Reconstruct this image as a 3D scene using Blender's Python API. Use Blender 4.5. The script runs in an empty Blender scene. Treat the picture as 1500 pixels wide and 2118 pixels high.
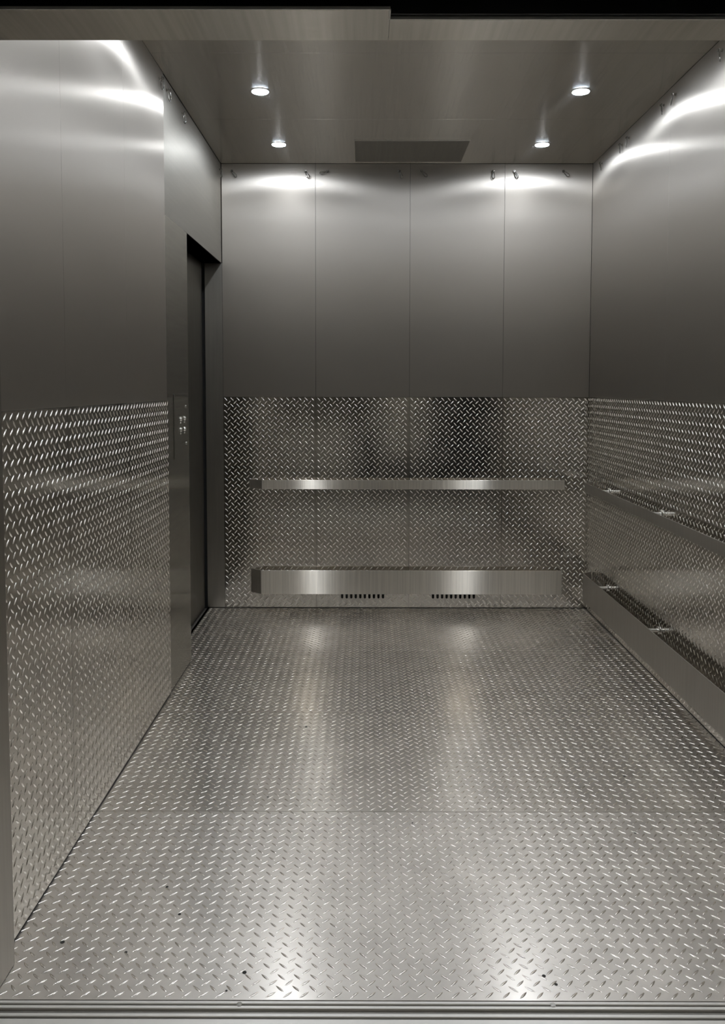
import bpy, bmesh, math, random
import numpy as np
from mathutils import Vector, Matrix
from mathutils.geometry import tessellate_polygon

# ------------------------------------------------------------------ camera
F_PX, PITCH, YAW, ROLL, PY, CAM_H, CAM_D = 1750.34, 0.060175, -0.0020565, 0.0012363, 906.65, 1.4719, 5.5814
C = bpy.context.scene.collection
sc = bpy.context.scene
cam_d = bpy.data.cameras.new('camera'); cam = bpy.data.objects.new('camera', cam_d); C.objects.link(cam)
cam_d.sensor_fit = 'VERTICAL'; cam_d.sensor_height = 24.0
cam_d.lens = F_PX * 24.0 / 2118.0
cam_d.shift_y = -(1059.0 - PY) / 2118.0
cam_d.clip_start = 0.02
_fw = Vector((math.sin(YAW)*math.cos(PITCH), math.cos(YAW)*math.cos(PITCH), -math.sin(PITCH)))
_rt = Vector((math.cos(YAW), -math.sin(YAW), 0)); _up = _rt.cross(_fw)
_r2 = math.cos(ROLL)*_rt + math.sin(ROLL)*_up; _u2 = -math.sin(ROLL)*_rt + math.cos(ROLL)*_up
M = Matrix.Identity(4)
for i in range(3):
    M[i][0], M[i][1], M[i][2] = _r2[i], _u2[i], -_fw[i]
M[0][3], M[1][3], M[2][3] = 0.0, -CAM_D, CAM_H
cam.matrix_world = M
sc.camera = cam

# ------------------------------------------------------------------ world, exposure
w = bpy.data.worlds.new('world'); sc.world = w; w.use_nodes = True
w.node_tree.nodes['Background'].inputs[0].default_value = (0.55, 0.6, 0.7, 1)
w.node_tree.nodes['Background'].inputs[1].default_value = 0.02
sc.view_settings.view_transform = 'Standard'; sc.view_settings.look = 'None'
sc.view_settings.gamma = 1.0; sc.view_settings.use_curve_mapping = False
sc.view_settings.exposure = 0.0
sc.cycles.max_bounces = 10; sc.cycles.glossy_bounces = 10; sc.cycles.diffuse_bounces = 4
sc.cycles.use_denoising = True
sc.cycles.sample_clamp_indirect = 5.0
sc.cycles.blur_glossy = 0.0
LAMP_STRENGTH = 400.0        # cabin downlights
LANDING_STRENGTH = 7.0       # tube lamps on the landing

# ------------------------------------------------------------------ sizes (metres; back wall inner face is y = 0)
XL, XR, H, WZ = -0.930, 1.480, 2.920, 1.408
PL = 0.9078                  # floor plate length
YF = -4*PL                   # front edge of the floor
P = 0.0409                   # tread pattern pitch
RND = random.Random(5)

# ------------------------------------------------------------------ materials
def mat(name):
    m = bpy.data.materials.new(name); m.use_nodes = True
    return m, m.node_tree, m.node_tree.nodes['Principled BSDF']
def N(t, kind, **kw):
    n = t.nodes.new(kind)
    for k, v in kw.items():
        if k in n.inputs: n.inputs[k].default_value = v
        else: setattr(n, k, v)
    return n
def metal(name, col, rough, aniso=0.0, tangent=None, rvar=0.0, rscale=(6,6,6), grain=None, bump=0.0, cvar=0.0):
    m, t, b = mat(name)
    b.inputs['Metallic'].default_value = 1.0
    b.inputs['Base Color'].default_value = (*col, 1)
    b.inputs['Roughness'].default_value = rough
    tc = N(t, 'ShaderNodeNewGeometry')
    if aniso:
        b.inputs['Anisotropic'].default_value = aniso
        v = N(t, 'ShaderNodeCombineXYZ'); v.inputs[0].default_value, v.inputs[1].default_value, v.inputs[2].default_value = tangent
        t.links.new(v.outputs[0], b.inputs['Tangent'])
    if rvar or cvar:
        mp = N(t, 'ShaderNodeMapping'); mp.inputs['Scale'].default_value = rscale
        t.links.new(tc.outputs['Position'], mp.inputs[0])
        nz = N(t, 'ShaderNodeTexNoise', Scale=1.0, Detail=5.0, Roughness=0.6)
        t.links.new(mp.outputs[0], nz.inputs['Vector'])
        if rvar:
            mr = N(t, 'ShaderNodeMapRange'); mr.inputs['From Min'].default_value = .3; mr.inputs['From Max'].default_value = .7
            mr.inputs['To Min'].default_value = rough - rvar; mr.inputs['To Max'].default_value = rough + rvar
            t.links.new(nz.outputs['Fac'], mr.inputs['Value']); t.links.new(mr.outputs[0], b.inputs['Roughness'])
        if cvar:
            mc = N(t, 'ShaderNodeMapRange'); mc.inputs['From Min'].default_value = .3; mc.inputs['From Max'].default_value = .7
            mc.inputs['To Min'].default_value = 1 - cvar; mc.inputs['To Max'].default_value = 1 + cvar
            t.links.new(nz.outputs['Fac'], mc.inputs['Value'])
            mx = N(t, 'ShaderNodeVectorMath', operation='SCALE'); mx.inputs[0].default_value = col
            t.links.new(mc.outputs[0], mx.inputs['Scale']); t.links.new(mx.outputs[0], b.inputs['Base Color'])
    if bump:
        mp2 = N(t, 'ShaderNodeMapping'); mp2.inputs['Scale'].default_value = grain
        t.links.new(tc.outputs['Position'], mp2.inputs[0])
        nz2 = N(t, 'ShaderNodeTexNoise', Scale=1.0, Detail=3.0)
        t.links.new(mp2.outputs[0], nz2.inputs['Vector'])
        bp = N(t, 'ShaderNodeBump', Strength=1.0, Distance=bump)
        t.links.new(nz2.outputs['Fac'], bp.inputs['Height']); t.links.new(bp.outputs[0], b.inputs['Normal'])
    return m
def linen(name, tangent, diag, mix=0.5, U=.034, V=.42, broad=(.50,.465,.43)):
    """rigidised stainless sheet: a tight lobe drawn out sideways plus a broad soft lobe"""
    m, t, b = mat(name)
    t.nodes.remove(b)
    out = t.nodes['Material Output']
    g = N(t, 'ShaderNodeNewGeometry')
    v = N(t, 'ShaderNodeCombineXYZ'); v.inputs[0].default_value, v.inputs[1].default_value, v.inputs[2].default_value = tangent
    d = N(t, 'ShaderNodeVectorMath', operation='DOT_PRODUCT'); d.inputs[1].default_value = diag
    t.links.new(g.outputs['Position'], d.inputs[0])
    s = N(t, 'ShaderNodeMath', operation='SINE'); t.links.new(d.outputs['Value'], s.inputs[0])
    bp = N(t, 'ShaderNodeBump', Strength=1.0, Distance=0.00003)
    t.links.new(s.outputs[0], bp.inputs['Height'])
    a = N(t, 'ShaderNodeBsdfAnisotropic'); a.distribution = 'GGX'
    a.inputs['Color'].default_value = (.57, .54, .50, 1); a.inputs['Roughness'].default_value = math.sqrt(math.sqrt(U*V)); a.inputs['Anisotropy'].default_value = 1 - math.sqrt(U/V)
    t.links.new(v.outputs[0], a.inputs['Tangent']); t.links.new(bp.outputs[0], a.inputs['Normal'])
    c = N(t, 'ShaderNodeBsdfAnisotropic'); c.distribution = 'GGX'
    c.inputs['Color'].default_value = (*broad, 1); c.inputs['Roughness'].default_value = .46; c.inputs['Anisotropy'].default_value = 0.0
    mx = N(t, 'ShaderNodeMixShader'); mx.inputs[0].default_value = mix
    t.links.new(a.outputs[0], mx.inputs[1]); t.links.new(c.outputs[0], mx.inputs[2]); t.links.new(mx.outputs[0], out.inputs[0])
    return m
def brushed(name, col, tangent, U, V, broad=.45, mix=.35, grain=(90,2,2), var=.12, wave=0.0):
    """brushed sheet; tangent = the direction that stays sharp (across the streak)"""
    m, t, b = mat(name)
    t.nodes.remove(b)
    out = t.nodes['Material Output']
    g = N(t, 'ShaderNodeNewGeometry'); mp = N(t, 'ShaderNodeMapping'); mp.inputs['Scale'].default_value = grain
    t.links.new(g.outputs['Position'], mp.inputs[0])
    nz = N(t, 'ShaderNodeTexNoise', Scale=1.0, Detail=4.0); t.links.new(mp.outputs[0], nz.inputs['Vector'])
    mc = N(t, 'ShaderNodeMapRange'); mc.inputs['From Min'].default_value = .3; mc.inputs['From Max'].default_value = .7
    mc.inputs['To Min'].default_value = 1-var; mc.inputs['To Max'].default_value = 1+var
    t.links.new(nz.outputs['Fac'], mc.inputs['Value'])
    mx0 = N(t, 'ShaderNodeVectorMath', operation='SCALE'); mx0.inputs[0].default_value = (col[0], col[1]*.995, col[2]*1.0)
    t.links.new(mc.outputs[0], mx0.inputs['Scale'])
    v = N(t, 'ShaderNodeCombineXYZ'); v.inputs[0].default_value, v.inputs[1].default_value, v.inputs[2].default_value = tangent
    a = N(t, 'ShaderNodeBsdfAnisotropic'); a.distribution = 'GGX'
    a.inputs['Roughness'].default_value = math.sqrt(math.sqrt(U*V)); a.inputs['Anisotropy'].default_value = 1 - math.sqrt(U/V)
    c = N(t, 'ShaderNodeBsdfAnisotropic'); c.distribution = 'GGX'; c.inputs['Roughness'].default_value = broad; c.inputs['Anisotropy'].default_value = 0.0
    t.links.new(v.outputs[0], a.inputs['Tangent'])
    for q in (a, c): t.links.new(mx0.outputs[0], q.inputs['Color'])
    if wave:
        nw = N(t, 'ShaderNodeTexNoise', Scale=5.0, Detail=1.0); t.links.new(g.outputs['Position'], nw.inputs['Vector'])
        bw = N(t, 'ShaderNodeBump', Strength=1.0, Distance=wave); t.links.new(nw.outputs['Fac'], bw.inputs['Height'])
        t.links.new(bw.outputs[0], a.inputs['Normal'])
    mx = N(t, 'ShaderNodeMixShader'); mx.inputs[0].default_value = mix
    t.links.new(a.outputs[0], mx.inputs[1]); t.links.new(c.outputs[0], mx.inputs[2]); t.links.new(mx.outputs[0], out.inputs[0])
    return m
def paint(name, col, rough=0.6):
    m, t, b = mat(name)
    nz = N(t, 'ShaderNodeTexNoise', Scale=7.0, Detail=4.0)
    mc = N(t, 'ShaderNodeMapRange'); mc.inputs['To Min'].default_value = .85; mc.inputs['To Max'].default_value = 1.15
    t.links.new(nz.outputs['Fac'], mc.inputs['Value'])
    mx = N(t, 'ShaderNodeVectorMath', operation='SCALE'); mx.inputs[0].default_value = col
    t.links.new(mc.outputs[0], mx.inputs['Scale']); t.links.new(mx.outputs[0], b.inputs['Base Color'])
    b.inputs['Roughness'].default_value = rough
    return m
def glow(name, col, strength):
    m, t, b = mat(name)
    b.inputs['Base Color'].default_value = (.8,.8,.8,1)
    b.inputs['Emission Color'].default_value = (*col, 1); b.inputs['Emission Strength'].default_value = strength
    return m
K = 2*math.pi/0.0075
D45 = K*math.sqrt(.5)
M_LINEN_X = linen('linen_steel_back', (0,0,1), (0.0, 0, 2*math.pi/0.008), .42, .042, .42, (.37,.345,.31))
M_LINEN_Y = linen('linen_steel_side', (0,0,1), (0, D45, -D45), .37, .040, .42, (.52,.49,.45))
M_LINEN_YR = linen('linen_steel_side_right', (0,0,1), (0, D45, -D45), .37, .040, .42, (.52,.49,.45))
M_SATIN_Y = brushed('satin_steel_side', (.46,.448,.41), (0,0,1), .16, .30, .45, .5, (2,2,60), .02)
M_COLUMN = brushed('satin_steel_column', (.50,.49,.45), (0,0,1), .02, .12, .4, .25, (3,3,60), .05)
M_JAMB = brushed('satin_steel_jamb', (.40,.385,.35), (0,0,1), .08, .15, .4, .3, (60,60,3), .05)
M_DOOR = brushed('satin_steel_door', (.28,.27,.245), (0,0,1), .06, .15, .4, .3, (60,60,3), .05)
M_CEIL = brushed('brushed_steel_ceiling', (.70,.68,.63), (1,0,0), .010, .30, .62, .25, (60,2,2), .015)
M_CEIL2 = brushed('dull_steel_hatch', (.36,.35,.32), (1,0,0), .06, .3, .5, .5, (60,2,2), .04)
M_HEAD = brushed('brushed_steel_header', (.72,.69,.63), (1,0,0), .012, .25, .45, .35, (90,2,2), .07)
M_RAIL = brushed('brushed_steel_rail', (.68,.65,.59), (1,0,0), .018, .5, .45, .35, (110,110,2), .12)
M_RAILS = brushed('satin_steel_rail_side', (.5,.48,.445), (0,1,0), .05, .3, .5, .4, (3,120,3), .05)
M_TREAD_W = metal('tread_plate_wall', (.62,.595,.55), .14, rvar=.04, rscale=(7,7,7), cvar=.04, bump=.0003, grain=(9,9,9))
M_TREAD_F = [brushed('tread_plate_floor', (.86,.83,.785), (1,0,0), u_, v_, .42, mx_, (6,6,6), .10, wave)
             for (u_, v_, mx_, wave) in ((.012,.030,.38,.0002), (.010,.030,.38,.0002), (.010,.036,.38,.0002), (.030,.060,.55,.0003))]
M_LUG_W = metal('tread_lug_wall', (.92,.895,.84), .24)  # lighter than the plate: lamp glints on the lugs put into the colour
M_LUG_F = metal('tread_lug_floor', (.74,.705,.67), .25)
M_CHROME = metal('chrome', (.8,.8,.78), .12)
M_BRACKET = metal('bright_bracket', (.95,.94,.92), .30)
M_HOOK = metal('darkened_chrome', (.42,.415,.40), .18)  # chrome with its dark reflections put into the base colour
M_HALO_RING = glow('added_halo_ring', (.70,.82,1.0), 60.0)  # glowing ring added to give each lamp a halo on the ceiling
M_SILL = metal('extruded_aluminium_sill', (.90,.885,.86), .36, .5, (1,0,0), .03, (60,3,3))
M_SILL.node_tree.nodes['Principled BSDF'].inputs['Metallic'].default_value = .55
M_DARK = paint('black_void', (.004,.004,.004), .9)
M_DARKMETAL = paint('dark_door_track', (.02,.021,.022), .5)
M_GROOVE = paint('dark_groove', (.06,.055,.05), .6)  # dark tone for the subfloor and sill bed
M_LAMP = glow('led_lens', (.93,.965,1.0), LAMP_STRENGTH)
M_SPOT = paint('tar_spot', (.015,.015,.014), .6)
M_LAND_WALL = paint('landing_wall_paint', (.22,.212,.19))
M_LAND_DARK = paint('landing_dark_frame', (.02,.022,.026), .4)
M_LAND_LIGHT = paint('landing_door_paint', (.80,.79,.74), .5)
M_LAND_FLOOR = paint('landing_floor', (.42,.41,.38), .35)
M_TUBE = glow('fluorescent_tube', (1.0,.93,.80), LANDING_STRENGTH)

# ------------------------------------------------------------------ mesh helpers
def mesh_obj(name, bm, m, parent=None, kind=None, smooth=False):
    me = bpy.data.meshes.new(name); bm.normal_update(); bm.to_mesh(me); bm.free()
    if smooth:
        for p_ in me.polygons: p_.use_smooth = True
    o = bpy.data.objects.new(name, me); C.objects.link(o); me.materials.append(m)
    if parent: o.parent = parent
    if kind: o['kind'] = kind
    return o
def bx(bm, x0, x1, y0, y1, z0, z1, bev=0.0):
    r = bmesh.ops.create_cube(bm, size=1.0)
    vs = r['verts']
    for v in vs:
        v.co = Vector((x0 + (v.co.x+.5)*(x1-x0), y0 + (v.co.y+.5)*(y1-y0), z0 + (v.co.z+.5)*(z1-z0)))
    if bev:
        es = list({e for v in vs for e in v.link_edges})
        bmesh.ops.bevel(bm, geom=es, offset=bev, segments=1, affect='EDGES', profile=.5)
def box(name, x0, x1, y0, y1, z0, z1, m, parent=None, bev=0.0, kind=None):
    bm = bmesh.new(); bx(bm, x0, x1, y0, y1, z0, z1, bev)
    return mesh_obj(name, bm, m, parent, kind)
def cyl(bm, c, axis, r, depth, seg=24, r2=None):
    q = Vector((0,0,1)).rotation_difference(Vector(axis)).to_matrix().to_4x4()
    bmesh.ops.create_cone(bm, cap_ends=True, segments=seg, radius1=r, radius2=r if r2 is None else r2, depth=depth,
                          matrix=Matrix.Translation(c) @ q)
def tube(bm, pts, r, seg=8, closed=False):
    """sweep a circle along points"""
    n = len(pts); rings = []
    for i, p_ in enumerate(pts):
        a = pts[(i-1) % n] if (closed or i > 0) else p_
        b = pts[(i+1) % n] if (closed or i < n-1) else p_
        d = (Vector(b) - Vector(a)).normalized()
        u = d.cross(Vector((0.13, .21, .97)));
        if u.length < 1e-3: u = d.cross(Vector((1,0,0)))
        u.normalize(); v = d.cross(u)
        rings.append([bm.verts.new(Vector(p_) + r*(math.cos(2*math.pi*k/seg)*u + math.sin(2*math.pi*k/seg)*v)) for k in range(seg)])
    m_ = n if closed else n-1
    for i in range(m_):
        A, B = rings[i], rings[(i+1) % n]
        for k in range(seg):
            bm.faces.new((A[k], A[(k+1) % seg], B[(k+1) % seg], B[k]))
    if not closed:
        bm.faces.new(rings[0][::-1]); bm.faces.new(rings[-1])
def empty(name, loc=(0,0,0)):
    o = bpy.data.objects.new(name, None); C.objects.link(o); o.location = loc; o.empty_display_size = .1
    return o
def structure(name, label, loc=(0,0,0)):
    o = empty(name, loc); o['kind'] = 'structure'; o['label'] = label; o['category'] = name.split('_')[0]
    return o
def thing(name, label, cat, loc=(0,0,0), group=None):
    o = empty(name, loc); o['label'] = label; o['category'] = cat
    if group: o['group'] = group
    return o

# one raised lug, long axis along +u, height along +n
def lug_template(L=.032, W=.0070, Hh=.0017):
    tt = (-.27, 0.0, .27); v = [(-.5*L,0,0), (.5*L,0,0)]
    for t_ in tt:
        wd = W*.5*(1.0 if t_ == 0 else .72); hh = Hh*(1.0 if t_ == 0 else .82)
        v += [(t_*L, wd, 0), (t_*L, wd*.5, hh*.8), (t_*L, 0, hh), (t_*L, -wd*.5, hh*.8), (t_*L, -wd, 0)]
    f = []
    for s in range(2):
        a, b = 2+5*s, 7+5*s
        for k in range(4):
            f.append((a+k, a+k+1, b+k+1)); f.append((a+k, b+k+1, b+k))
    for k in range(4):
        f.append((0, 2+k+1, 2+k)); f.append((1, 12+k, 12+k+1))
    return np.array(v), np.array(f)
LV, LF = lug_template()
def lugs(name, parent, m, origin, u, v, n, ulen, vlen, skip=None, hs=1.0, pu=0.3, pv=0.37, vary=0.0, clip=0.004):
    """tread lugs on the rectangle origin + [0,ulen]u + [0,vlen]v with outward normal n, built as one mesh"""
    u, v, n, origin = map(lambda a: np.array(a, float), (u, v, n, origin))
    cs = []
    for i in range(-1, int(ulen/P)+2):
        for j in range(-1, int(vlen/P)+2):
            cs.append(((i+pu)*P, (j+pv)*P, 1)); cs.append(((i+pu+.5)*P, (j+pv+.5)*P, -1))
    keep = [c for c in cs if clip < c[0] < ulen-clip and clip < c[1] < vlen-clip and not (skip and skip(c[0], c[1]))]
    allv = np.empty((len(keep)*len(LV), 3)); allf = np.empty((len(keep)*len(LF), 3), dtype=np.int32)
    rs = np.random.RandomState(len(keep))
    for k, (a, b, s) in enumerate(keep):
        ang = s*math.radians(45) + rs.normal()*vary
        ca, sa = math.cos(ang), math.sin(ang)
        x = LV[:,0]*ca - LV[:,1]*sa + a; y = LV[:,0]*sa + LV[:,1]*ca + b
        x = np.clip(x, 0, ulen); y = np.clip(y, 0, vlen)
        allv[k*len(LV):(k+1)*len(LV)] = origin + x[:,None]*u + y[:,None]*v + (LV[:,2]*hs*(1+rs.normal()*vary*2) + .0001)[:,None]*n
        allf[k*len(LF):(k+1)*len(LF)] = LF + k*len(LV)
    if np.dot(np.cross(u, v), n) < 0: allf = allf[:, ::-1]
    me = bpy.data.meshes.new(name)
    me.vertices.add(len(allv)); me.vertices.foreach_set('co', allv.ravel())
    me.loops.add(len(allf)*3); me.loops.foreach_set('vertex_index', allf.ravel())
    me.polygons.add(len(allf)); me.polygons.foreach_set('loop_start', np.arange(0, len(allf)*3, 3, dtype=np.int32))
    me.polygons.foreach_set('loop_total', np.full(len(allf), 3, dtype=np.int32))
    me.polygons.foreach_set('use_smooth', np.ones(len(allf), dtype=bool))
    me.update(); me.validate()
    me.materials.append(m)
    o = bpy.data.objects.new(name, me); C.objects.link(o); o.parent = parent; o['kind'] = 'stuff'
    return o

# ------------------------------------------------------------------ floor
floor = structure('floor', 'steel diamond tread plate floor laid in four wide plates')
REC = 0.100                                   # the floor runs this far into the side door recess
# (very slightly uneven plates, as laid: tilt in radians about x and y)
tilts = [(.0000, .000), (-.0000, .000), (.0000, .000), (.0000, .000)]
for i in range(4):
    y1 = -i*PL - .0012; y0 = -(i+1)*PL + .0012
    if i == 0:
        bm = bmesh.new(); bx(bm, XL-REC, XR, y0, y1, -.006, 0)
        pl = mesh_obj('floor_plate', bm, M_TREAD_F[i], floor)
        lugs('tread_pattern', pl, M_LUG_F, (XL-REC, y0, 0), (1,0,0), (0,1,0), (0,0,1), XR-XL+REC, PL-.0024, pu=.3+.03*i, pv=.25, vary=.04)
    elif i == 1:
        bm = bmesh.new(); bx(bm, XL, XR, y0, y1, -.006, 0); bx(bm, XL-REC, XL, -1.10, y1, -.006, 0)
        pl = mesh_obj('floor_plate', bm, M_TREAD_F[i], floor)
        lugs('tread_pattern', pl, M_LUG_F, (XL-REC, y0, 0), (1,0,0), (0,1,0), (0,0,1), XR-XL+REC, PL-.0024, pu=.3, pv=.4, vary=.04,
             skip=lambda a, b: a < REC+.01 and b < PL-.0024-.20)
    else:
        bm = bmesh.new(); bx(bm, XL, XR, y0, y1, -.006, 0)
        pl = mesh_obj('floor_plate', bm, M_TREAD_F[i], floor)
        lugs('tread_pattern', pl, M_LUG_F, (XL, y0, 0), (1,0,0), (0,1,0), (0,0,1), XR-XL, PL-.0024, pu=.22+.3*(i==2), pv=.42, vary=.04)
box('subfloor', XL-.2, XR+.05, YF, .05, -.05, -.0065, M_GROOVE, floor)
# sparse tar spots trodden into the plate
bm = bmesh.new()
for (x, y, r) in ((-.515,-3.30,.0045),(-.80,-3.42,.006),(-.62,-3.46,.004),(-.30,-3.535,.0055),(-.335,-3.60,.003),(.452,-3.545,.005),(.476,-3.575,.004),
                  (-.345,-2.62,.004),(-.25,-1.99,.006),(.165,-2.80,.003),(.99,-2.45,.005),(.36,-2.06,.004),(-.58,-3.17,.004),(.90,-2.86,.005)):
    cyl(bm, (x, y, .0006), (0,0,1), r, .0008, 10)
mesh_obj('tar_spots', bm, M_SPOT, floor)['kind'] = 'stuff'

# ------------------------------------------------------------------ back wall
G = .0007                                      # half joint between panels
wb = structure('wall_back', 'back wall, brushed steel panels above diamond plate wainscot')
box('backing', XL-.2, XR+.1, .006, .05, -.05, H+.05, M_DARK, wb)
seams = [XL, -.319, .297, .911, XR]
for a, b in zip(seams[:-1], seams[1:]):
    box('wall_panel', a+G, b-G, .001, .004, WZ+.001, H-.002, M_LINEN_X, wb, .0006)
slot_x = [-.146 + .0303*k for k in range(10)] + [.461 + .0303*k for k in range(10)]
SZ0, SZ1, SW = .064, .120, .0078
def slotted_plate(x0, x1, z0, z1, y, holes, parent):
    def ring(cx):
        pts = []
        for k in range(7): a_ = math.pi + math.pi*k/6; pts.append((cx + SW*math.cos(a_), SZ0 + SW + SW*math.sin(a_)))
        for k in range(7): a_ = math.pi*k/6; pts.append((cx + SW*math.cos(a_), SZ1 - SW + SW*math.sin(a_)))
        return pts
    outer = [(x0,z0),(x1,z0),(x1,z1),(x0,z1)]
    polys = [outer] + [ring(h) for h in holes]
    bm = bmesh.new(); flat = [p_ for pl_ in polys for p_ in pl_]
    vs = [bm.verts.new((p_[0], y, p_[1])) for p_ in flat]
    if holes:
        for t_ in tessellate_polygon([[Vector((p_[0], p_[1], 0)) for p_ in pl_] for pl_ in polys]):
            try: bm.faces.new([vs[i_] for i_ in t_])
            except ValueError: pass
    else: bm.faces.new(vs)
    bmesh.ops.recalc_face_normals(bm, faces=bm.faces)
    for f_ in bm.faces: f_.normal_update()
    for f_ in list(bm.faces):
        if f_.normal.y > 0: f_.normal_flip()
    s_ = 0                                     # rims going inwards
    for pl_ in polys:
        n_ = len(pl_); back = [bm.verts.new((p_[0], y+.005, p_[1])) for p_ in pl_]
        for k in range(n_):
            bm.faces.new((vs[s_+k], vs[s_+(k+1) % n_], back[(k+1) % n_], back[k]))
        s_ += n_
    return mesh_obj('tread_plate', bm, M_TREAD_W, parent)
TP = -.002                                     # face of the wainscot plates
for a, b in zip(seams[:-1], seams[1:]):
    hs = [h for h in slot_x if a+.012 < h < b-.012]
    pl = slotted_plate(a+G, b-G, .0045, WZ, TP, hs, wb)
    sk = (lambda u_, v_, a=a, hs=hs: any(abs(a+G+u_-h) < .022 for h in hs) and SZ0-.012 < WZ-v_ < SZ1+.012) if hs else None
    ph = ((a - seams[0]) / P) % 1
    lugs('tread_pattern', pl, M_LUG_W, (a+G, TP, WZ), (1,0,0), (0,0,-1), (0,-1,0), b-a-2*G, WZ-.005, hs=1.25, skip=sk, pu=.38-ph, pv=.37, vary=.03)

# ------------------------------------------------------------------ right wall
wr = structure('wall_right', 'right wall, brushed steel panels above diamond plate wainscot')
box('backing', XR+.006, XR+.05, -3.60, .05, -.05, H+.05, M_DARK, wr)
rseam = [0.0, -1.395, -2.79, -3.50]
for a, b in zip(rseam[:-1], rseam[1:]):
    box('wall_panel', XR+.001, XR+.004, b+G, a-G, WZ+.001, H-.002, M_LINEN_YR, wr, .0006)
    pl = box('tread_plate', XR-.002, XR+.003, b+G, a-G-(.004 if a == 0 else 0), .0045, WZ, M_TREAD_W, wr)
    lugs('tread_pattern', pl, M_LUG_W, (XR-.002, a-G, WZ), (0,-1,0), (0,0,-1), (-1,0,0), a-b-2*G, WZ-.005, hs=1.25, pu=.3, pv=.37, vary=.03)

# ------------------------------------------------------------------ left wall with the side door recess
DY, CY, DZ, DX = -1.100, -1.585, 2.280, -1.045
wl = structure('wall_left', 'left wall, steel panels, diamond plate wainscot and plain column beside the door')
box('backing', XL-.05, XL-.012, -3.60, DY-.03, -.05, H+.05, M_DARK, wl)
lseam = [CY, -2.25, -2.94, -3.50]
for a, b in zip(lseam[:-1], lseam[1:]):
    box('wall_panel', XL-.006, XL-.001, b+G, a-G, WZ+.001, H-.002, M_LINEN_Y, wl, .0006)
    pl = box('tread_plate', XL-.006, XL+.002, b+G, a-G, .0065, WZ, M_TREAD_W, wl)
    lugs('tread_pattern', pl, M_LUG_W, (XL+.002, a-G, WZ), (0,-1,0), (0,0,-1), (1,0,0), a-b-2*G, WZ-.007, hs=1.25, pu=.3, pv=.37, vary=.03)
box('column_panel', XL-.011, XL-.0005, CY+.002, DY, .004, DZ-.002, M_COLUMN, wl, .0008)
box('column_return', DX-.01, XL-.0115, DY-.012, DY, .004, DZ, M_COLUMN, wl)
box('transom_panel', XL-.012, XL-.004, CY+.002, -.001, DZ+.0005, H-.002, M_SATIN_Y, wl, .0008)
box('transom_soffit', DX-.02, XL-.0125, DY, .004, DZ+.0005, DZ+.008, M_SATIN_Y, wl)
box('door_jamb', DX, XL-.0005, -.0005, .004, .004, DZ, M_JAMB, wl, .0006)
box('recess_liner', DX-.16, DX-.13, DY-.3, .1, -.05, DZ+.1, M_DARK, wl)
box('door_track', DX-.0, XL-REC-.0005, DY, -.001, -.006, .0015, M_JAMB, wl)

# side door
d1 = structure('door_1', 'closed brushed steel door leaf in the left wall recess')
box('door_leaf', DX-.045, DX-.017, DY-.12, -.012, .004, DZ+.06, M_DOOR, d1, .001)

# ------------------------------------------------------------------ ceiling
ce = structure('ceiling', 'brushed steel panel ceiling of the cabin')
box('backing', XL-.1, XR+.1, -3.55, .05, H+.006, H+.05, M_DARK, ce)
for i in range(4):
    box('ceiling_panel', XL-.002, XR+.002, max(-(i+1)*PL, -3.50)+.001, -i*PL-.001, H, H+.005, M_CEIL, ce, .0006)
hx = thing('ceiling_hatch', 'dark grey rectangular hatch panel in the ceiling near the back wall', 'hatch', (.28, -.29, H))
bm = bmesh.new(); bx(bm, -.338, .338, -.229, .229, -.005, -.0005, .001)
mesh_obj('hatch_panel', bm, M_CEIL2, hx)
bm = bmesh.new()
for (a, b, c_, d_) in ((-.343,.343,-.234,-.2295),(-.343,.343,.2295,.234),(-.343,-.3385,-.2295,.2295),(.3385,.343,-.2295,.2295)):
    bx(bm, a, b, c_, d_, -.003, -.0005)
mesh_obj('hatch_frame', bm, M_CEIL, hx)

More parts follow.
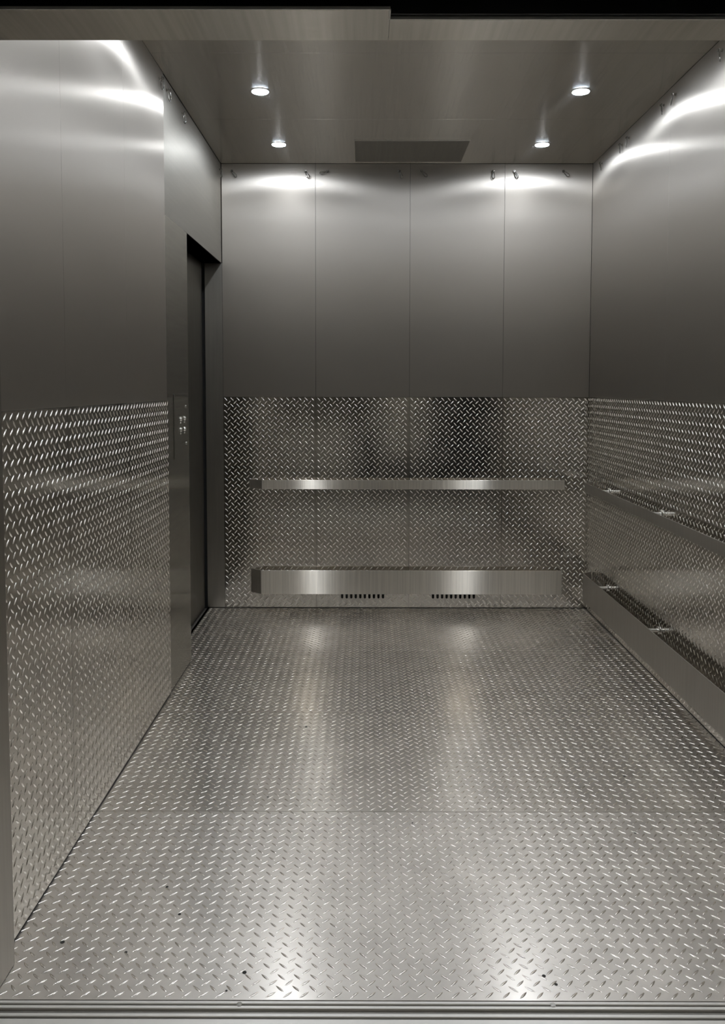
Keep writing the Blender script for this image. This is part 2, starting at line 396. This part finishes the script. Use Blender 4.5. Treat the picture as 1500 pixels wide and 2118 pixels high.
# ------------------------------------------------------------------ downlights
def downlight(x, y, label, grp='round downlights in the cabin ceiling'):
    t = thing('downlight', label, 'light', (x, y, H), grp)
    bm = bmesh.new(); seg = 32
    prof = ((.0375,-.0015),(.040,-.0045),(.0445,-.0040),(.047,-.0006),(.0375,-.0006))
    rings = [[bm.verts.new((r*math.cos(2*math.pi*k/seg), r*math.sin(2*math.pi*k/seg), z)) for k in range(seg)] for r, z in prof]
    for i in range(len(rings)):
        A, B = rings[i], rings[(i+1) % len(rings)]
        for k in range(seg): bm.faces.new((A[k], A[(k+1) % seg], B[(k+1) % seg], B[k]))
    bmesh.ops.recalc_face_normals(bm, faces=bm.faces)
    mesh_obj('trim_ring', bm, M_CHROME, t, smooth=True)
    bm = bmesh.new(); prof = ((.0375,-.0042),(.0385,-.0068),(.0400,-.0068),(.0412,-.0042))
    rings = [[bm.verts.new((r*math.cos(2*math.pi*k/seg), r*math.sin(2*math.pi*k/seg), z)) for k in range(seg)] for r, z in prof]
    for i in range(len(rings)):
        A, B = rings[i], rings[(i+1) % len(rings)]
        for k in range(seg): bm.faces.new((A[k], A[(k+1) % seg], B[(k+1) % seg], B[k]))
    bmesh.ops.recalc_face_normals(bm, faces=bm.faces)
    mesh_obj('added_halo_ring', bm, M_HALO_RING, t, smooth=True)  # added glow ring around the lens, not a part of the fitting
    bm = bmesh.new(); rings = []
    for q in range(1, 6):
        r = .037*q/5; z = -.0085*(1-(q/5)**2) - .0015
        rings.append([bm.verts.new((r*math.cos(2*math.pi*k/seg), r*math.sin(2*math.pi*k/seg), z)) for k in range(seg)])
    top = bm.verts.new((0,0,-.010))
    for k in range(seg): bm.faces.new((top, rings[0][(k+1) % seg], rings[0][k]))
    for i in range(4):
        A, B = rings[i], rings[i+1]
        for k in range(seg): bm.faces.new((A[k], A[(k+1) % seg], B[(k+1) % seg], B[k]))
    bmesh.ops.recalc_face_normals(bm, faces=bm.faces)
    bm.normal_update()
    if sum(f_.normal.z for f_ in bm.faces) > 0:
        for f_ in bm.faces: f_.normal_flip()
    mesh_obj('lens', bm, M_LAMP, t, smooth=True)
    return t
for y, row in ((-.440, 'nearest the back wall'), (-1.345, 'in the second row from the back wall'),
               (-2.250, 'in the third row, behind the entrance header'), (-3.155, 'in the front row, just inside the entrance')):
    for x, side in ((-.512, 'left'), (1.058, 'right')):
        downlight(x, y, 'lit round white downlight on the %s side, %s' % (side, row))

# ------------------------------------------------------------------ rails
def flat_rail(name, label, pts, z0, z1, th, m, brackets, cat='handrail', chamfer_m=None):
    """a flat bar standing off the wall; pts is its outline in plan (centre line), brackets = list of ((wall point),(bar point))"""
    x0, y0 = pts[0]
    t = thing(name, label, cat, (x0, y0, z0), 'flat steel rails along the walls')
    L = Vector((x0, y0, 0))
    def seg_bar(part, p_, q_, m_):
        p_, q_ = Vector((*p_, 0)) - L, Vector((*q_, 0)) - L
        d = (q_-p_).normalized(); n_ = Vector((-d.y, d.x, 0))*th/2
        bm = bmesh.new(); vs = []
        for z in (0, z1-z0):
            for s, k in ((p_, -1), (q_, -1), (q_, 1), (p_, 1)): vs.append(bm.verts.new(Vector((s.x, s.y, z)) + k*n_))
        for f_ in ((0,1,2,3),(7,6,5,4),(0,4,5,1),(1,5,6,2),(2,6,7,3),(3,7,4,0)): bm.faces.new([vs[i_] for i_ in f_])
        bmesh.ops.recalc_face_normals(bm, faces=bm.faces)
        bmesh.ops.bevel(bm, geom=bm.edges[:], offset=.0007, segments=1, affect='EDGES')
        return mesh_obj(part, bm, m_, t)
    i0 = max(range(len(pts)-1), key=lambda i_: (Vector(pts[i_+1])-Vector(pts[i_])).length)
    for i_ in range(len(pts)-1):
        seg_bar('rail_face' if i_ == i0 else 'end_return', pts[i_], pts[i_+1], m if i_ == i0 else (chamfer_m or m))
    for (a, b) in brackets:
        bm = bmesh.new(); a, b = Vector((*a,)) - L - Vector((0,0,z0)), Vector((*b,)) - L - Vector((0,0,z0))
        d = b-a; cyl(bm, a + d/2, d, .0085, d.length, 16)
        cyl(bm, a + d.normalized()*.003, d, .020, .005, 20)
        mesh_obj('bracket', bm, M_BRACKET, t, smooth=False)
    return t
TH = .005
bk = [(-.45,), (.32,), (1.1,)]
for z0, z1, xa, xb, xc, nm, lb in ((.806, .866, -.757, -.668, 1.310, 'handrail', 'narrow brushed steel handrail across the back wall at waist height'),
                               (.110, .268, -.752, -.678, 1.300, 'bumper_rail', 'wide brushed steel bumper rail low on the back wall above the vent slots')):
    zc = (z0+z1)/2 if z1-z0 < .1 else z1-.045
    flat_rail(nm, lb, [(xa, -.006), (xb, -.070), (xc, -.070), (xc+.004, -.006)], z0, z1, TH, M_RAIL,
              [((x, TP-.001, zc), (x, -.0675, zc)) for x in (-.45, .315, 1.10)], chamfer_m=M_RAILS)
XB = XR - .070
for z0, z1, nm, lb in ((.810, .866, 'handrail', 'narrow brushed steel handrail running along the right wall'),
                   (.104, .280, 'bumper_rail', 'wide brushed steel bumper rail low along the right wall')):
    ys = (-.50, -1.40, -2.30, -3.15)
    zc = z1 - .020 if z1-z0 < .1 else z1-.022
    flat_rail(nm, lb, [(XR-.006, -.150), (XB, -.200), (XB, -3.38), (XR-.006, -3.42)], z0, z1, TH, M_RAILS,
              [((XR-.003, y, zc), (XB+.0025, y, zc)) for y in ys])

# ------------------------------------------------------------------ pad hooks
def pad_hook(x, y, z, n, tilt, label, grp):
    """stud with an eye and a hanging snap loop; n = outward wall normal"""
    t = thing('pad_hook', label, 'hook', (x, y, z), grp)
    n = Vector(n); u = Vector((0,0,1)).cross(n); v = Vector((0,0,1))
    bm = bmesh.new(); cyl(bm, n*.002, n, .0065, .004, 16); cyl(bm, n*.010, n, .0028, .018, 12); cyl(bm, n*.019, n, .0055, .004, 14)
    mesh_obj('stud', bm, M_HOOK, t)
    ca, sa = math.cos(tilt), math.sin(tilt)
    def P2(a, b, o=.0135): return n*(o) + u*(a*ca - b*sa) + v*(a*sa + b*ca)
    bm = bmesh.new()
    tube(bm, [P2(.0072*math.cos(2*math.pi*k/16), .0072*math.sin(2*math.pi*k/16)) for k in range(16)], .0024, 8, True)
    mesh_obj('eye_ring', bm, M_HOOK, t, smooth=True)
    bm = bmesh.new()
    pts = []
    for k in range(20):
        a = 2*math.pi*k/20; wdt = .0095 if math.sin(a) < 0 else .0065
        pts.append(P2(wdt*math.cos(a), -.0285 + .0205*math.sin(a), .0135 + .004*math.cos(a)))
    tube(bm, pts, .0026, 8, True)
    mesh_obj('snap_loop', bm, M_HOOK, t, smooth=True)
ordn = ['first', 'second', 'third', 'fourth', 'fifth', 'sixth', 'seventh', 'eighth']
for i, (x, tl) in enumerate(((-.86,.65),(-.384,.5),(-.243,-1.3),(.225,.35),(.369,.8),(.833,0.0),(.97,.45),(1.287,.85))):
    pad_hook(x, .001, 2.868, (0,-1,0), tl, 'small steel pad hook at the top of the back wall, %s from the left' % ordn[i], 'pad hooks along the back wall')
for i, (y, tl) in enumerate(((-.215,.4),(-.621,.1),(-.754,-.3),(-1.304,.2),(-1.46,-.55),(-1.987,.2))):
    pad_hook(XR+.001, y, 2.866, (-1,0,0), tl, 'small steel pad hook at the top of the right wall, %s from the back corner' % ordn[i], 'pad hooks along the right wall')
for i, (y, tl) in enumerate(((-.053,0),(-1.169,.12),(-1.509,.35),(-1.66,.05))):
    pad_hook(XL-(.004 if y > CY else .001), y, 2.868, (1,0,0), tl, 'small steel pad hook at the top of the left wall, %s from the back corner' % ordn[i], 'pad hooks along the left wall')

# ------------------------------------------------------------------ control panel on the left column
cp = thing('control_panel', 'slim steel car control panel with four push buttons on the column beside the side door', 'control panel', (XL, -1.30, 1.278))
bm = bmesh.new(); bx(bm, .0, .004, -.155, .155, -.160, .160, .0008)
mesh_obj('faceplate', bm, M_COLUMN, cp)
for dy in (-.032, .058):
    for dz in (.034, -.020):
        bm = bmesh.new(); cyl(bm, (.0065, dy, dz), (1,0,0), .0125, .006, 24, .0115)
        r = bmesh.ops.create_uvsphere(bm, u_segments=20, v_segments=10, radius=.0105, matrix=Matrix.Translation((.0095, dy, dz)) @ Matrix.Scale(.55, 4, (1,0,0)))
        mesh_obj('push_button', bm, M_CHROME, cp, smooth=True)
        bm = bmesh.new()
        bmesh.ops.create_uvsphere(bm, u_segments=14, v_segments=8, radius=.005, matrix=Matrix.Translation((.005, dy, dz-.019)))
        mesh_obj('indicator_stud', bm, M_CHROME, cp, smooth=True)
for dz in (.093, -.097):
    bm = bmesh.new(); cyl(bm, (.0055, .110, dz), (1,0,0), .008, .004, 20); bx(bm, .007, .009, .108, .112, dz-.009, dz+.009)
    mesh_obj('key_switch', bm, M_CHROME, cp)

# ------------------------------------------------------------------ entrance: front returns, header, sill
wf = structure('wall_front', 'entrance side of the cabin: brushed steel header and narrow side returns')
YC, HZ = -3.505, 2.300
box('side_return', XL-.06, -.891, -3.620, YC, 0.002, HZ-.001, M_JAMB, wf, .001)
box('side_return', XR-.04, XR+.10, -3.620, YC, 0.002, HZ-.001, M_JAMB, wf, .001)
box('header_inner_face', XL-.05, XR+.05, YC-.010, YC, HZ+.0035, H, M_CEIL, wf)
box('header_soffit', XL-.06, .0555, -3.676, YC, HZ, HZ+.003, M_HEAD, wf)
box('header_soffit', .0565, XR+.10, -3.6255, YC, HZ, HZ+.003, M_HEAD, wf)
box('soffit_lip', XL-.06, .0560, -3.6800, -3.6762, HZ-.004, HZ+.003, M_SILL, wf, .0006)
box('soffit_lip', .0562, XR+.10, -3.6300, -3.6257, HZ-.004, HZ+.003, M_SILL, wf, .0006)
box('soffit_lip', .0535, .0575, -3.676, -3.6300, HZ-.004, HZ-.0002, M_SILL, wf, .0006)
box('header_front', XL-.4, XR+.4, -3.640, YC-.012, HZ+.004, H+.1, M_DARKMETAL, wf)
dt = structure('trim_2', 'dark door track above the entrance')
box('track_beam', XL-.5, XR+.5, -3.78, -3.70, HZ+.03, HZ+.5, M_DARKMETAL, dt, .002)
box('track_channel', XL-.5, XR+.5, -3.699, -3.684, HZ+.018, HZ+.45, M_DARKMETAL, dt, .002)
box('lintel', XL-.5, XR+.5, -4.00, -3.79, HZ+.05, HZ+.7, M_DARKMETAL, dt, .002)

si = structure('trim_1', 'grooved aluminium entrance sill at the front edge of the floor')
S0 = YF
ridges = [(-.001,-.0105,0),(-.0165,-.0265,0),(-.0420,-.0525,0),(-.0600,-.085,0),(-.0915,-.12,0)]
for a, b, z in ridges:
    box('sill_ridge', XL-.4, XR+.4, S0+b, S0+a, -.012, -.0005, M_SILL, si, .0012)
box('sill_bed', XL-.4, XR+.4, S0-.12, S0-.0005, -.03, -.0125, M_GROOVE, si)
for a_, b_ in ((-.0108,-.0162), (-.0528,-.0597), (-.0853,-.0912)):
    box('sill_groove', XL-.4, XR+.4, S0+b_, S0+a_, -.0124, -.0045, metal('thin_groove_metal', (.30,.29,.28), .4), si)
box('sill_groove', XL-.4, XR+.4, S0-.0418, S0-.0267, -.0125, -.0065, metal('groove_metal', (.30,.29,.27), .45), si)
for x in (-.297, .453):
    bm = bmesh.new(); cyl(bm, (x, S0-.013, -.0006), (0,0,1), .0065, .003, 20)
    mesh_obj('sill_screw', bm, M_CHROME, si)

# ------------------------------------------------------------------ landing outside (seen only in the reflections)
lf = structure('floor_landing', 'pale floor of the landing outside the entrance')
box('landing_slab', -2.6, 3.2, -6.4, S0-.121, -.05, -.002, M_LAND_FLOOR, lf)
lw = structure('wall_landing', 'grey wall of the landing opposite the entrance')
YW = -6.30
box('wall_face', -2.6, .88, YW-.1, YW, -.05, 2.75, M_LAND_WALL, lw)
box('dark_wall_face', .8801, 3.2, YW-.1, YW, -.05, 2.75, M_LAND_DARK, lw)
box('pale_wall_board', -1.45, -.16, YW+.0005, YW+.02, .25, .97, M_LAND_LIGHT, lw)
box('side_face', -2.7, -2.6, YW, -3.8, -.05, 2.75, M_LAND_WALL, lw)
box('side_face', 3.2, 3.3, YW, -3.8, -.05, 2.75, M_LAND_WALL, lw)
box('entrance_face', -2.6, XL-.07, -3.80, -3.70, -.002, 2.75, M_LAND_WALL, lw)
box('entrance_face', XR+.11, 3.2, -3.80, -3.70, -.002, 2.75, M_LAND_WALL, lw)
ld = structure('door_2', 'pale door in a dark frame on the landing wall')
box('door_frame', -.14, .20, YW, YW+.06, 0, 2.4, M_LAND_DARK, ld)
box('door_frame', .88, 1.30, YW, YW+.06, 0, 2.4, M_LAND_DARK, ld)
box('door_frame', .20, .88, YW, YW+.06, 2.2, 2.4, M_LAND_DARK, ld)
box('door_leaf', .20, .88, YW, YW+.03, .5, 2.2, M_LAND_LIGHT, ld)
box('door_plinth', .20, .88, YW, YW+.05, 0, .5, M_LAND_DARK, ld)
lc = structure('ceiling_landing', 'plain ceiling of the landing')
box('ceiling_face', -2.6, 3.2, -6.4, -3.81, 2.75, 2.80, M_LAND_WALL, lc)
for x in (-.75, 1.25):
    t = thing('ceiling_lamp', 'fluorescent strip lamp on the landing ceiling, %s one' % ('left' if x < 0 else 'right'), 'light', (x, -5.1, 2.75), 'strip lamps on the landing')
    bm = bmesh.new(); bx(bm, -.09, .09, -.62, .62, -.05, 0, .004); mesh_obj('lamp_body', bm, M_LAND_LIGHT, t)
    bm = bmesh.new(); bx(bm, -.07, .07, -.6, .6, -.062, -.0505); mesh_obj('lamp_diffuser', bm, M_TUBE, t)
